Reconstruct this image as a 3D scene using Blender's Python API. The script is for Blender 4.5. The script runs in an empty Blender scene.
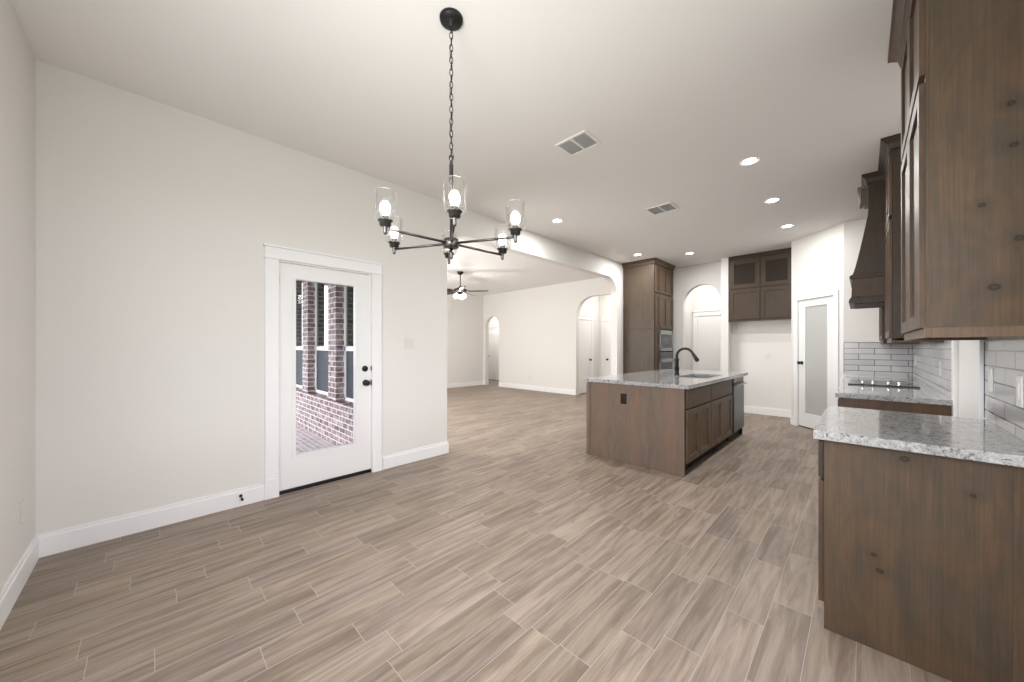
import bpy, bmesh, math, random
from mathutils import Vector, Matrix
random.seed(7)
C = bpy.context.scene
col = C.collection
PI = math.pi

# ------------------------------------------------------------------ camera
cd = bpy.data.cameras.new('camera')
cam = bpy.data.objects.new('camera', cd); col.objects.link(cam)
cd.sensor_width = 36; cd.lens = 355.0 / 1024 * 36; cd.shift_y = 6.0 / 1024
cd.clip_start = 0.05; cd.clip_end = 300
YAW = math.atan2(350, 355)
cam.location = (0, 0, 1.29); cam.rotation_euler = (PI / 2, 0, YAW)
C.camera = cam
XDl, XDd = math.cos(YAW), -math.sin(YAW)
YDl, YDd = math.sin(YAW), math.cos(YAW)

# ------------------------------------------------------------------ view + world
C.view_settings.view_transform = 'Standard'; C.view_settings.look = 'None'
C.view_settings.gamma = 1; C.view_settings.use_curve_mapping = False
C.view_settings.exposure = 0.27
C.cycles.max_bounces = 10; C.cycles.diffuse_bounces = 6; C.cycles.glossy_bounces = 5
C.cycles.transmission_bounces = 6; C.cycles.transparent_max_bounces = 16
C.cycles.sample_clamp_indirect = 6; C.cycles.caustics_reflective = False; C.cycles.caustics_refractive = False
C.cycles.use_denoising = True
W = bpy.data.worlds.new('overcast_sky'); C.world = W; W.use_nodes = True
bg = W.node_tree.nodes['Background']; bg.inputs[0].default_value = (0.95, 0.94, 1.0, 1); bg.inputs[1].default_value = 6.0

def area(name, loc, rot, sx, sy, power, colr=(1, 1, 1), shape='RECTANGLE', spread=None):
    l = bpy.data.lights.new(name, 'AREA'); l.shape = shape; l.size = sx; l.size_y = sy; l.energy = power; l.color = colr
    if spread: l.spread = spread
    o = bpy.data.objects.new(name, l); col.objects.link(o); o.location = loc; o.rotation_euler = rot
    return o
# daylight through the windows of the house; the side window is added fill
area('daylight_dining_window', (-1.35, -0.70, 1.50), (PI / 2, 0, 0), 2.2, 1.8, 22, (1.0, 0.995, 0.985))
area('fill_side_window', (0.70, 0.85, 1.55), (0, PI / 2, 0), 1.8, 1.5, 20, (1.0, 0.995, 0.985))
area('daylight_living_windows', (-6.4, 2.14, 1.50), (PI / 2, 0, 0), 4.6, 1.9, 150, (1.0, 0.995, 0.985))

# unseen fill lamp added behind the camera to brighten the kitchen ceiling
_f = area('ceiling_fill', (-0.75, -0.30, 1.75), (0, 0, 0), 0.7, 0.5, 30, (1.0, 0.99, 0.975))
_f.rotation_euler = (Vector((-1.4, 5.2, 3.3)) - _f.location).to_track_quat('-Z', 'Y').to_euler()

# ------------------------------------------------------------------ node helpers
class NT:
    def __init__(s, name):
        s.m = bpy.data.materials.new(name); s.m.use_nodes = True; s.t = s.m.node_tree
        s.b = s.t.nodes['Principled BSDF']; s.out = s.t.nodes['Material Output']
    def n(s, typ, **kw):
        nd = s.t.nodes.new(typ)
        for k, v in kw.items(): setattr(nd, k, v)
        return nd
    def l(s, a, b): s.t.links.new(a, b)
    def inp(s, sock, v):
        if isinstance(v, bpy.types.NodeSocket): s.l(v, sock)
        else: sock.default_value = v
    def math(s, op, a, b=None, c=None, clamp=False):
        nd = s.n('ShaderNodeMath', operation=op, use_clamp=clamp)
        s.inp(nd.inputs[0], a)
        if b is not None: s.inp(nd.inputs[1], b)
        if c is not None: s.inp(nd.inputs[2], c)
        return nd.outputs[0]
    def comb(s, x, y, z):
        nd = s.n('ShaderNodeCombineXYZ')
        for i, v in enumerate((x, y, z)): s.inp(nd.inputs[i], v)
        return nd.outputs[0]
    def sep(s, v):
        nd = s.n('ShaderNodeSeparateXYZ'); s.l(v, nd.inputs[0]); return nd.outputs
    def noise(s, vec, scale, detail=3, rough=0.55, dist=0):
        nd = s.n('ShaderNodeTexNoise'); s.l(vec, nd.inputs['Vector'])
        nd.inputs['Scale'].default_value = scale; nd.inputs['Detail'].default_value = detail
        nd.inputs['Roughness'].default_value = rough; nd.inputs['Distortion'].default_value = dist
        return nd.outputs['Fac']
    def ramp(s, fac, pts, interp='LINEAR'):
        nd = s.n('ShaderNodeValToRGB'); s.l(fac, nd.inputs[0]); r = nd.color_ramp; r.interpolation = interp
        r.elements.remove(r.elements[1])
        for i, (p, c) in enumerate(pts):
            if i == 0: e = r.elements[0]; e.position = p
            else: e = r.elements.new(p)
            e.color = (c[0], c[1], c[2], 1) if isinstance(c, (tuple, list)) else (c, c, c, 1)
        return nd.outputs[0]
    def mix(s, fac, a, b, mode='MIX'):
        nd = s.n('ShaderNodeMix', data_type='RGBA', blend_type=mode)
        s.inp(nd.inputs[0], fac)
        for i, v in ((6, a), (7, b)):
            if isinstance(v, (tuple, list)): v = (v[0], v[1], v[2], 1)
            s.inp(nd.inputs[i], v)
        return nd.outputs[2]
    def mapr(s, v, a, b, c, d):
        nd = s.n('ShaderNodeMapRange'); s.inp(nd.inputs[0], v)
        for i, q in enumerate((a, b, c, d)): nd.inputs[i + 1].default_value = q
        return nd.outputs[0]
    def pos(s): return s.n('ShaderNodeNewGeometry').outputs['Position']
    def obj(s): return s.n('ShaderNodeTexCoord').outputs['Object']
    def rnd(s): return s.n('ShaderNodeObjectInfo').outputs['Random']
    def scale(s, v, k):
        nd = s.n('ShaderNodeVectorMath', operation='MULTIPLY'); s.l(v, nd.inputs[0]); nd.inputs[1].default_value = k
        return nd.outputs[0]
    def addv(s, a, b):
        nd = s.n('ShaderNodeVectorMath', operation='ADD'); s.l(a, nd.inputs[0]); s.inp(nd.inputs[1], b); return nd.outputs[0]
    def bump(s, h, strength=0.2, dist=0.002):
        nd = s.n('ShaderNodeBump'); s.l(h, nd.inputs['Height']); nd.inputs['Strength'].default_value = strength
        nd.inputs['Distance'].default_value = dist; s.l(nd.outputs[0], s.b.inputs['Normal'])
    def set(s, color=None, rough=None, metal=None, spec=None):
        if color is not None: s.inp(s.b.inputs['Base Color'], (*color, 1) if isinstance(color, tuple) and len(color) == 3 else color)
        if rough is not None: s.inp(s.b.inputs['Roughness'], rough)
        if metal is not None: s.b.inputs['Metallic'].default_value = metal
        if spec is not None: s.b.inputs['Specular IOR Level'].default_value = spec
        return s

def plain(name, c, rough=0.5, metal=0.0, spec=0.5, tex=0.0, tscale=40):
    t = NT(name).set(c, rough, metal, spec)
    f = t.noise(t.obj(), tscale, 2)
    k = 0.03 if tex == 0 else tex
    colr = t.mix(f, tuple(x * (1 - k) for x in c), tuple(min(1, x * (1 + k)) for x in c))
    t.l(colr, t.b.inputs['Base Color'])
    return t.m

M = {}
def paint(name, c, rough=0.75, bump=0.12, sc=260):
    t = NT(name).set(c, rough, 0, 0.25)
    t.bump(t.noise(t.pos(), sc, 3), bump, 0.0015)
    return t.m
M['wall'] = paint('greige_wall_paint', (0.715, 0.698, 0.672))
M['ceil'] = paint('ceiling_paint', (0.80, 0.785, 0.77), 0.85, 0.2, 120)
M['trim'] = paint('white_trim_enamel', (0.80, 0.80, 0.80), 0.38, 0.03, 60)
M['doorwhite'] = paint('white_door_enamel', (0.79, 0.785, 0.78), 0.35, 0.03, 60)
M['black'] = plain('matte_black_metal', (0.009, 0.0085, 0.0085), 0.45, 0.0, 0.35)
M['bronze'] = plain('dark_bronze', (0.035, 0.03, 0.028), 0.35, 0.8)
M['gunmetal'] = plain('brushed_gunmetal', (0.085, 0.08, 0.077), 0.32, 0.9)
M['steeldark'] = plain('dark_stainless', (0.125, 0.140, 0.155), 0.32, 0.95)
M['plate_wall'] = plain('wall_toned_plastic', (0.66, 0.648, 0.625), 0.4)
M['steel'] = plain('brushed_stainless', (0.36, 0.38, 0.40), 0.30, 0.95)
M['chrome'] = plain('bright_chrome', (0.8, 0.8, 0.8), 0.12, 1.0)
M['blackglass'] = plain('black_glass', (0.02, 0.022, 0.025), 0.06, 0.0, 0.6)
M['greyglass'] = plain('smoked_oven_glass', (0.055, 0.058, 0.062), 0.10, 0.0, 0.25)
M['plate'] = plain('white_plastic', (0.70, 0.69, 0.67), 0.35)
M['darkvoid'] = plain('shadowed_duct', (0.42, 0.415, 0.41), 0.9)
M['kick_shade'] = plain('dark_kick_and_gap_shade', (0.03, 0.022, 0.018), 0.6)  # toe kicks and housings; also the painted shade in gaps
M['tiletrim'] = plain('dark_metal_edge', (0.03, 0.03, 0.03), 0.4, 0.6)
M['louver'] = plain('painted_louver', (0.66, 0.655, 0.645), 0.5)

def wood(name, base, dark, warm, warm_amt=0.5, board=0.0, rough=0.42, knots=None):
    t = NT(name)
    p = t.obj(); r = t.rnd()
    off = t.comb(t.math('MULTIPLY', r, 7.3), t.math('MULTIPLY', r, 3.1), t.math('MULTIPLY', r, 11.7))
    v = t.addv(p, off)
    x, y, z = t.sep(v)
    g1 = t.noise(t.scale(v, (6, 6, 0.9)), 2.6, 5, 0.6, 1.0)
    g2 = t.noise(t.scale(v, (70, 70, 1.6)), 2.0, 3, 0.6)
    blot = t.noise(t.scale(v, (1.5, 1.5, 0.8)), 2.6, 5, 0.62, 1.6)
    c = t.mix(t.mapr(g1, 0.3, 0.7, 0, 1), dark, base)
    wf = t.mapr(blot, 0.46, 0.66, 0, warm_amt)
    c = t.mix(wf, c, warm)
    c = t.mix(t.mapr(g2, 0.35, 0.65, 0.34, 0), c, tuple(q * 0.5 for q in dark))
    if board:
        # solid boards glued edge to edge
        s_ = t.math('ADD', x, y)
        ids = t.math('FLOOR', t.math('DIVIDE', s_, board))
        wn = t.n('ShaderNodeTexWhiteNoise', noise_dimensions='1D'); t.l(ids, wn.inputs['W'])
        c = t.mix(t.math('MULTIPLY', wn.outputs[0], 0.42), c, warm)
        wn2 = t.n('ShaderNodeTexWhiteNoise', noise_dimensions='1D'); t.l(t.math('ADD', ids, 31.7), wn2.inputs['W'])
        c = t.mix(t.math('MULTIPLY', wn2.outputs[0], 0.30), c, tuple(q * 1.0 for q in dark))
    # knots
    vo = t.n('ShaderNodeTexVoronoi', feature='F1'); t.l(t.scale(v, (1, 1, 0.62)), vo.inputs['Vector']); vo.inputs['Scale'].default_value = 4.6
    kn = t.mapr(vo.outputs['Distance'], 0.030, 0.075, 0.9, 0)
    halo = t.mapr(vo.outputs['Distance'], 0.05, 0.35, 0.30, 0)
    kw = t.math('GREATER_THAN', t.sep(vo.outputs['Color'])[0], 0.40)
    c = t.mix(t.math('MULTIPLY', halo, kw), c, tuple(q * 0.75 for q in dark))
    c = t.mix(t.math('MULTIPLY', kn, kw), c, tuple(q * 0.3 for q in dark))
    if knots:
        px, py, pz = t.sep(t.pos())
        wob = t.math('MULTIPLY', t.math('SUBTRACT', t.noise(p, 40, 2), 0.5), 0.5)
        for kx, kz, kr in knots:
            dx = t.math('DIVIDE', t.math('SUBTRACT', px, kx), kr); dz = t.math('DIVIDE', t.math('SUBTRACT', pz, kz), kr * 0.85)
            d = t.math('ADD', t.math('SQRT', t.math('ADD', t.math('MULTIPLY', dx, dx), t.math('MULTIPLY', dz, dz))), wob)
            c = t.mix(t.mapr(d, 1.0, 5.5, 0.45, 0), c, tuple(q * 0.62 for q in dark))
            c = t.mix(t.mapr(d, 0.8, 1.25, 0.85, 0), c, tuple(q * 0.25 for q in dark))
            c = t.mix(t.mapr(d, 0.3, 0.6, 0.6, 0), c, tuple(q * 0.8 for q in dark))
    t.set(c, rough, 0, 0.28)
    t.bump(g2, 0.08, 0.001)
    return t.m
KN = [(0.125, 0.832, 0.014), (0.036, 0.403, 0.009), (0.054, 0.342, 0.012), (0.297, 0.731, 0.008), (0.381, 2.165, 0.01), (0.387, 2.014, 0.011), (0.317, 1.817, 0.009), (0.399, 1.677, 0.012), (0.344, 1.51, 0.014), (0.244, 1.356, 0.007)]
M['wood'] = wood('stained_knotty_alder', (0.108, 0.069, 0.043), (0.064, 0.044, 0.030), (0.145, 0.074, 0.034), 0.55)
M['woodend'] = wood('stained_knotty_alder_panel', (0.100, 0.071, 0.046), (0.070, 0.053, 0.037), (0.142, 0.082, 0.041), 0.55, knots=KN)
M['woodisland'] = wood('stained_alder_boards', (0.195, 0.145, 0.112), (0.125, 0.102, 0.086), (0.240, 0.138, 0.088), 0.50, 0.095)
M['woodwarm'] = wood('stained_alder_door', (0.195, 0.130, 0.078), (0.135, 0.092, 0.059), (0.225, 0.135, 0.070), 0.35)
M['woodtan'] = wood('stained_alder_rail', (0.165, 0.110, 0.071), (0.13, 0.09, 0.062), (0.19, 0.11, 0.065), 0.4)
M['wooddark'] = wood('stained_alder_dark', (0.060, 0.042, 0.031), (0.040, 0.030, 0.024), (0.072, 0.044, 0.027), 0.35)
M['woodtall'] = wood('stained_alder_tall', (0.100, 0.071, 0.048), (0.070, 0.052, 0.037), (0.120, 0.075, 0.043), 0.30)
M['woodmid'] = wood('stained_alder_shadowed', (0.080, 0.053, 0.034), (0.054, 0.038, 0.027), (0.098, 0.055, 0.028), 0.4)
M['woodgrey'] = wood('worn_fluted_wood', (0.19, 0.165, 0.145), (0.12, 0.105, 0.092), (0.2, 0.16, 0.12), 0.3)

def granite():
    t = NT('pale_granite'); p = t.pos()
    a = t.noise(p, 11, 5, 0.65, 0.4); b = t.noise(p, 95, 4, 0.7, 0.3); c3 = t.noise(t.addv(p, (5, 3, 1)), 60, 4, 0.75, 0.8)
    c = t.ramp(a, [(0.3, (0.25, 0.255, 0.255)), (0.5, (0.36, 0.357, 0.35)), (0.7, (0.18, 0.185, 0.195))])
    c = t.mix(t.mapr(b, 0.44, 0.60, 0, 0.6), c, (0.52, 0.52, 0.51))
    c = t.mix(t.mapr(c3, 0.55, 0.60, 0, 0.85), c, (0.07, 0.07, 0.075))
    br = t.noise(t.addv(p, (1, 9, 4)), 40, 3, 0.6)
    c = t.mix(t.mapr(br, 0.62, 0.70, 0, 0.5), c, (0.2, 0.14, 0.10))
    t.set(c, 0.07, 0, 0.8); return t.m
M['granite'] = granite()

def floor_mat():
    t = NT('wood_look_plank_tile'); x, y, z = t.sep(t.pos())
    PW, PL = 0.1525, 0.595
    u = t.math('DIVIDE', t.math('ADD', x, 0.170 + 32 * PW * 4), PW)
    row = t.math('FLOOR', u); fu = t.math('FRACT', u)
    known = {0: .43, 1: .2, 2: .416, 3: .311, 4: .052, 7: .086, 9: .06, 10: .325, 11: .49, 12: .008, 13: .408, 16: .214}
    rr = random.Random(3); offs = [0] * 32
    for k in range(32): offs[(-1 - k) % 32] = (known.get(k, rr.random() * .59) / .595) % 1
    md = t.math('DIVIDE', t.math('ADD', t.math('MODULO', row, 32), 0.5), 32)
    off = t.ramp(md, [(i / 32, offs[i]) for i in range(32)], 'CONSTANT')
    v = t.math('ADD', t.math('SUBTRACT', t.math('DIVIDE', y, PL), t.sep(off)[0]), 40)
    vi = t.math('FLOOR', v); fv = t.math('FRACT', v)
    wn = t.n('ShaderNodeTexWhiteNoise', noise_dimensions='2D'); t.l(t.comb(row, vi, 0), wn.inputs['Vector'])
    ra, rb, rc = t.sep(wn.outputs['Color'])
    du = t.math('MULTIPLY', t.math('MINIMUM', fu, t.math('SUBTRACT', 1, fu)), PW)
    dv = t.math('MULTIPLY', t.math('MINIMUM', fv, t.math('SUBTRACT', 1, fv)), PL)
    dmin = t.math('MINIMUM', du, dv)
    joint = t.mapr(dmin, 0.0009, 0.0017, 1, 0)
    vec = t.addv(t.pos(), t.comb(t.math('MULTIPLY', ra, 9), t.math('MULTIPLY', rb, 17), t.math('MULTIPLY', rc, 5)))
    g = t.noise(t.scale(vec, (11, 0.8, 1)), 2.2, 5, 0.62, 0.6)
    g2 = t.noise(t.scale(vec, (60, 3.5, 1)), 2.0, 3, 0.6, 0.4)
    g3 = t.noise(t.scale(vec, (5, 1.6, 1)), 1.3, 3, 0.55, 1.8)
    c = t.mix(t.mapr(g, 0.36, 0.62, 0, 1), (0.200, 0.153, 0.120), (0.360, 0.294, 0.240))
    st = t.noise(t.scale(vec, (15, 0.7, 1)), 1.6, 3, 0.55, 1.0)
    c = t.mix(t.mapr(st, 0.60, 0.72, 0, 0.60), c, (0.160, 0.122, 0.098))
    c = t.mix(t.mapr(g3, 0.60, 0.74, 0, 0.45), c, (0.165, 0.130, 0.108))
    c = t.mix(t.mapr(g2, 0.35, 0.65, 0.20, 0), c, (0.16, 0.125, 0.105))
    tone = t.mapr(rc, 0, 1, 0.84, 1.08)
    tv = t.comb(tone, t.math('MULTIPLY', tone, t.mapr(ra, 0, 1, 0.985, 1.0)), t.math('MULTIPLY', tone, t.mapr(rb, 0, 1, 0.94, 1.01)))
    c = t.mix(1.0, c, tv, 'MULTIPLY')
    c = t.mix(joint, c, (0.40, 0.36, 0.31))
    t.set(c, t.mapr(g, 0.3, 0.7, 0.42, 0.55), 0, 0.3)
    h = t.math('SUBTRACT', t.math('MULTIPLY', g2, 0.15), joint)
    t.bump(h, 0.25, 0.001)
    return t.m
M['floor'] = floor_mat()

def face_uv(t):
    g = t.n('ShaderNodeNewGeometry'); nx, ny, nz = t.sep(g.outputs['Normal']); x, y, z = t.sep(g.outputs['Position'])
    ax = t.math('GREATER_THAN', t.math('ABSOLUTE', nx), 0.7)
    u = t.math('ADD', t.math('MULTIPLY', y, ax), t.math('MULTIPLY', x, t.math('SUBTRACT', 1, ax)))
    return u, z, x, y
def tile_mat():
    t = NT('grey_subway_tile'); u, z, x, y = face_uv(t)
    RH, BW = 0.0775, 0.305; TUO = 6.1 + 0.032
    b = t.n('ShaderNodeTexBrick'); b.offset = 0.5; b.offset_frequency = 2
    t.l(t.comb(t.math('ADD', u, TUO), t.math('ADD', z, 20 * RH - 1.350), 0), b.inputs['Vector'])
    b.inputs['Scale'].default_value = 1; b.inputs['Mortar Size'].default_value = 0.0036; b.inputs['Mortar Smooth'].default_value = 0.0
    b.inputs['Brick Width'].default_value = BW; b.inputs['Row Height'].default_value = RH; b.inputs['Bias'].default_value = 0
    b.inputs['Color1'].default_value = (0.50, 0.498, 0.498, 1); b.inputs['Color2'].default_value = (0.40, 0.398, 0.40, 1)
    b.inputs['Mortar'].default_value = (0.11, 0.11, 0.115, 1)
    st = t.noise(t.comb(t.math('MULTIPLY', u, 4), t.math('MULTIPLY', z, 38), 0.5), 1.6, 4, 0.6, 0.9)
    c = t.mix(t.mapr(st, 0.3, 0.7, 0.0, 0.45), b.outputs['Color'], (0.52, 0.518, 0.518))
    c = t.mix(b.outputs['Fac'], c, (0.11, 0.11, 0.115))
    t.set(c, 0.16, 0, 0.5)
    t.bump(t.math('SUBTRACT', 1, b.outputs['Fac']), 0.3, 0.001)
    return t.m
M['tile'] = tile_mat()
def brick_mat(name, horizontal=False):
    t = NT(name); u, z, x, y = face_uv(t)
    b = t.n('ShaderNodeTexBrick'); b.offset = 0.5
    t.l(t.comb(x, y, 0) if horizontal else t.comb(u, z, 0), b.inputs['Vector'])
    b.inputs['Scale'].default_value = 1; b.inputs['Mortar Size'].default_value = 0.007; b.inputs['Mortar Smooth'].default_value = 0.1
    b.inputs['Brick Width'].default_value = 0.205; b.inputs['Row Height'].default_value = 0.073
    b.inputs['Color1'].default_value = (0.20, 0.125, 0.115, 1); b.inputs['Color2'].default_value = (0.09, 0.06, 0.058, 1)
    b.inputs['Mortar'].default_value = (0.62, 0.60, 0.60, 1)
    if horizontal:
        b.inputs['Color1'].default_value = (0.40, 0.34, 0.35, 1); b.inputs['Color2'].default_value = (0.30, 0.27, 0.29, 1)
    w = t.noise(t.pos(), 9, 4, 0.65)
    c = t.mix(t.mapr(w, 0.44, 0.66, 0.05, 0.60), b.outputs['Color'], (0.60, 0.55, 0.56))
    t.set(c, 0.85, 0, 0.2); t.bump(t.math('SUBTRACT', 1, b.outputs['Fac']), 0.5, 0.004)
    return t.m
M['brick'] = brick_mat('washed_red_brick'); M['paver'] = brick_mat('brick_paver', True)
def grass():
    t = NT('lawn'); f = t.noise(t.pos(), 1.5, 6, 0.7); t.set(t.mix(f, (0.055, 0.075, 0.04), (0.14, 0.165, 0.10)), 0.9); return t.m
M['grass'] = grass()

def thin_glass(name, tint=(0.97, 0.98, 0.98), refl=1.0):
    t = NT(name); t.t.nodes.remove(t.b)
    tr = t.n('ShaderNodeBsdfTransparent'); tr.inputs[0].default_value = (*tint, 1)
    gl = t.n('ShaderNodeBsdfGlossy'); gl.inputs['Roughness'].default_value = 0.02; gl.inputs[0].default_value = (1, 1, 1, 1)
    fr = t.n('ShaderNodeFresnel'); fr.inputs[0].default_value = 1.45
    mx = t.n('ShaderNodeMixShader'); t.l(t.math('MULTIPLY', fr.outputs[0], refl, clamp=True), mx.inputs[0])
    t.l(tr.outputs[0], mx.inputs[1]); t.l(gl.outputs[0], mx.inputs[2]); t.l(mx.outputs[0], t.out.inputs[0])
    return t.m
M['pane'] = thin_glass('clear_window_glass', (0.97, 0.98, 0.99), 0.6)
M['shade'] = thin_glass('clear_seeded_glass', (0.992, 0.992, 0.992), 0.35)
M['frost'] = plain('frosted_glass', (0.47, 0.475, 0.46), 0.30, 0, 0.5)
M['darkpane'] = plain('dark_reflective_window_glass', (0.020, 0.028, 0.022), 0.04, 0, 1.0)
M['cabglass'] = plain('dark_cabinet_glass', (0.028, 0.020, 0.014), 0.15, 0, 0.5)
def screen_mat():
    t = NT('insect_screen_mesh'); u, z, x, y = face_uv(t)
    f = t.noise(t.pos(), 300, 1); t.set(t.mix(f, (0.035, 0.045, 0.055), (0.055, 0.068, 0.080)), 0.8); return t.m
M['screen'] = screen_mat()
def emit(name, c, s):
    t = NT(name); t.set((0.9, 0.9, 0.9), 0.4)
    t.b.inputs['Emission Color'].default_value = (*c, 1); t.b.inputs['Emission Strength'].default_value = s
    return t.m
M['bulb'] = emit('lit_bulb', (1, 0.95, 0.88), 10)
M['lens'] = emit('lit_lens', (1, 0.97, 0.93), 14)
M['globe'] = emit('lit_glass_globe', (1, 0.95, 0.88), 9)

# ------------------------------------------------------------------ mesh helpers
class MB:
    def __init__(s): s.bm = bmesh.new()
    def hexa(s, v, bev=0.0):
        vs = [s.bm.verts.new(p) for p in v]
        fs = [s.bm.faces.new([vs[i] for i in f]) for f in ((0, 3, 2, 1), (4, 5, 6, 7), (0, 1, 5, 4), (1, 2, 6, 5), (2, 3, 7, 6), (3, 0, 4, 7))]
        if bev > 0:
            es = list({e for f in fs for e in f.edges})
            bmesh.ops.bevel(s.bm, geom=es, offset=bev, segments=2, profile=0.7, affect='EDGES', clamp_overlap=True)
        return s
    def box(s, x0, x1, y0, y1, z0, z1, bev=0.0):
        x0, x1 = sorted((x0, x1)); y0, y1 = sorted((y0, y1)); z0, z1 = sorted((z0, z1))
        return s.hexa([(x0, y0, z0), (x1, y0, z0), (x1, y1, z0), (x0, y1, z0), (x0, y0, z1), (x1, y0, z1), (x1, y1, z1), (x0, y1, z1)], bev)
    def fbox(s, fr, u0, u1, v0, v1, n0, n1, bev=0.0):
        o, U, N = fr; V = Vector((0, 0, 1))
        P = lambda u, v, n: o + U * u + V * v + N * n
        pts = [P(u0, v0, n0), P(u1, v0, n0), P(u1, v0, n1), P(u0, v0, n1), P(u0, v1, n0), P(u1, v1, n0), P(u1, v1, n1), P(u0, v1, n1)]
        return s.hexa(pts, bev)
    def prism(s, pts, a0, a1, axis='x'):
        def P(p, a):
            return {'x': (a, p[0], p[1]), 'y': (p[0], a, p[1]), 'z': (p[0], p[1], a)}[axis]
        A = [s.bm.verts.new(P(p, a0)) for p in pts]; B = [s.bm.verts.new(P(p, a1)) for p in pts]
        s.bm.faces.new(A); s.bm.faces.new(B[::-1]); n = len(pts)
        for i in range(n): s.bm.faces.new((A[i], B[i], B[(i + 1) % n], A[(i + 1) % n]))
        return s
    def loft(s, levels):      # levels: (z, x0, x1, y0, y1)
        rings = []
        for z, x0, x1, y0, y1 in levels:
            rings.append([s.bm.verts.new(p) for p in ((x0, y0, z), (x1, y0, z), (x1, y1, z), (x0, y1, z))])
        for a, b in zip(rings, rings[1:]):
            for i in range(4): s.bm.faces.new((a[i], a[(i + 1) % 4], b[(i + 1) % 4], b[i]))
        s.bm.faces.new(rings[0][::-1]); s.bm.faces.new(rings[-1]); return s
    def lathe(s, c, prof, seg=24, axis=(0, 0, 1), cap=True):
        q = Vector((0, 0, 1)).rotation_difference(Vector(axis).normalized()); c = Vector(c); rings = []
        for r, h in prof:
            rings.append([s.bm.verts.new(c + q @ Vector((r * math.cos(2 * PI * i / seg), r * math.sin(2 * PI * i / seg), h))) for i in range(seg)])
        for a, b in zip(rings, rings[1:]):
            for i in range(seg):
                f = s.bm.faces.new((a[i], a[(i + 1) % seg], b[(i + 1) % seg], b[i])); f.smooth = True
        if cap:
            if prof[0][0] > 1e-5: s.bm.faces.new(rings[0][::-1])
            if prof[-1][0] > 1e-5: s.bm.faces.new(rings[-1])
        return s
    def cyl(s, c, r, h, seg=24, axis=(0, 0, 1)):
        b = min(r, h) * 0.12
        return s.lathe(c, [(r - b, 0), (r, b), (r, h - b), (r - b, h)], seg, axis)
    def tube(s, pts, rad, seg=10, closed=False):
        pts = [Vector(p) for p in pts]; n = len(pts); rings = []; prev = None
        for i, p in enumerate(pts):
            if closed: t = pts[(i + 1) % n] - pts[i - 1]
            else: t = pts[min(i + 1, n - 1)] - pts[max(i - 1, 0)]
            t.normalize()
            if prev is None:
                u = t.orthogonal().normalized()
            else:
                u = (prev - t * prev.dot(t)).normalized()
            prev = u; w = t.cross(u); r = rad[i] if isinstance(rad, (list, tuple)) else rad
            rings.append([s.bm.verts.new(p + (u * math.cos(2 * PI * k / seg) + w * math.sin(2 * PI * k / seg)) * r) for k in range(seg)])
        m = n if closed else n - 1
        for i in range(m):
            a, b = rings[i], rings[(i + 1) % n]
            for k in range(seg):
                f = s.bm.faces.new((a[k], a[(k + 1) % seg], b[(k + 1) % seg], b[k])); f.smooth = True
        if not closed: s.bm.faces.new(rings[0][::-1]); s.bm.faces.new(rings[-1])
        return s
    def build(s, name, mat, parent=None, **props):
        bmesh.ops.recalc_face_normals(s.bm, faces=s.bm.faces)
        loc = Vector((0, 0, 0))
        if parent is not None:
            q = parent
            while q is not None: loc += q.location; q = q.parent
        else:
            xs = [v.co for v in s.bm.verts]
            loc = Vector(((min(v.x for v in xs) + max(v.x for v in xs)) / 2, (min(v.y for v in xs) + max(v.y for v in xs)) / 2, min(v.z for v in xs)))
        for v in s.bm.verts: v.co -= loc
        me = bpy.data.meshes.new(name); s.bm.to_mesh(me); s.bm.free()
        me.materials.append(mat if not isinstance(mat, str) else M[mat])
        o = bpy.data.objects.new(name, me); col.objects.link(o)
        if parent is None: o.location = loc
        else: o.parent = parent
        for k, v in props.items(): o[k] = v
        return o

def thing(name, label, cat, loc=(0, 0, 0), group=None, kind=None):
    o = bpy.data.objects.new(name, None); col.objects.link(o); o.location = loc; o.empty_display_size = 0.1
    if label: o['label'] = label
    if cat: o['category'] = cat
    if group: o['group'] = group
    if kind: o['kind'] = kind
    return o
def tag(o, label, cat, group=None):
    o['label'] = label; o['category'] = cat
    if group: o['group'] = group
    return o
def struct(o, label=None, cat=None):
    o['kind'] = 'structure'
    if label: o['label'] = label
    if cat: o['category'] = cat
    return o
def copy_thing(root, delta):
    r = root.copy(); col.objects.link(r); r.location = root.location + Vector(delta)
    for ch in root.children:
        c = ch.copy(); col.objects.link(c); c.parent = r
        for g in ch.children:
            d = g.copy(); col.objects.link(d); d.parent = c
    return r

H = 3.05
XL = -3.60      # face of the dining wall with the patio door
XR = 0.47       # face of the kitchen wall
YB = -0.50      # dining back wall
YF = 8.20       # kitchen far wall
YV = 7.97       # living room far wall
XV = -9.24      # living room left wall
DY0, DY1, DZ = 0.755, 1.600, 2.045   # patio door opening

# ------------------------------------------------------------------ structure
struct(MB().prism([(XV - .15, 1.84), (XL, 1.84), (XL, YB - .15), (XR + .15, YB - .15), (XR + .15, 11.2), (-11.1, 11.2), (-11.1, YV), (XV - .15, YV)], -0.12, 0.0, 'z').build('floor', 'floor'),
       'grey brown wood look plank tile floor running through dining, kitchen and living rooms', 'floor')
struct(MB().prism([(XV - .15, 1.84), (XL - .14, 1.84), (XL - .14, YB - .15), (XR + .15, YB - .15), (XR + .15, 11.2), (-11.1, 11.2), (-11.1, YV), (XV - .15, YV)], H, H + .12, 'z').build('ceiling', 'ceil'),
       'flat white ceiling over dining area, kitchen and living room', 'ceiling')
def arc(cx, cz, rx, rz, a0, a1, n=10):
    return [(cx + rx * math.cos(math.radians(a0 + (a1 - a0) * i / n)), cz + rz * math.sin(math.radians(a0 + (a1 - a0) * i / n))) for i in range(n + 1)]
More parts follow.
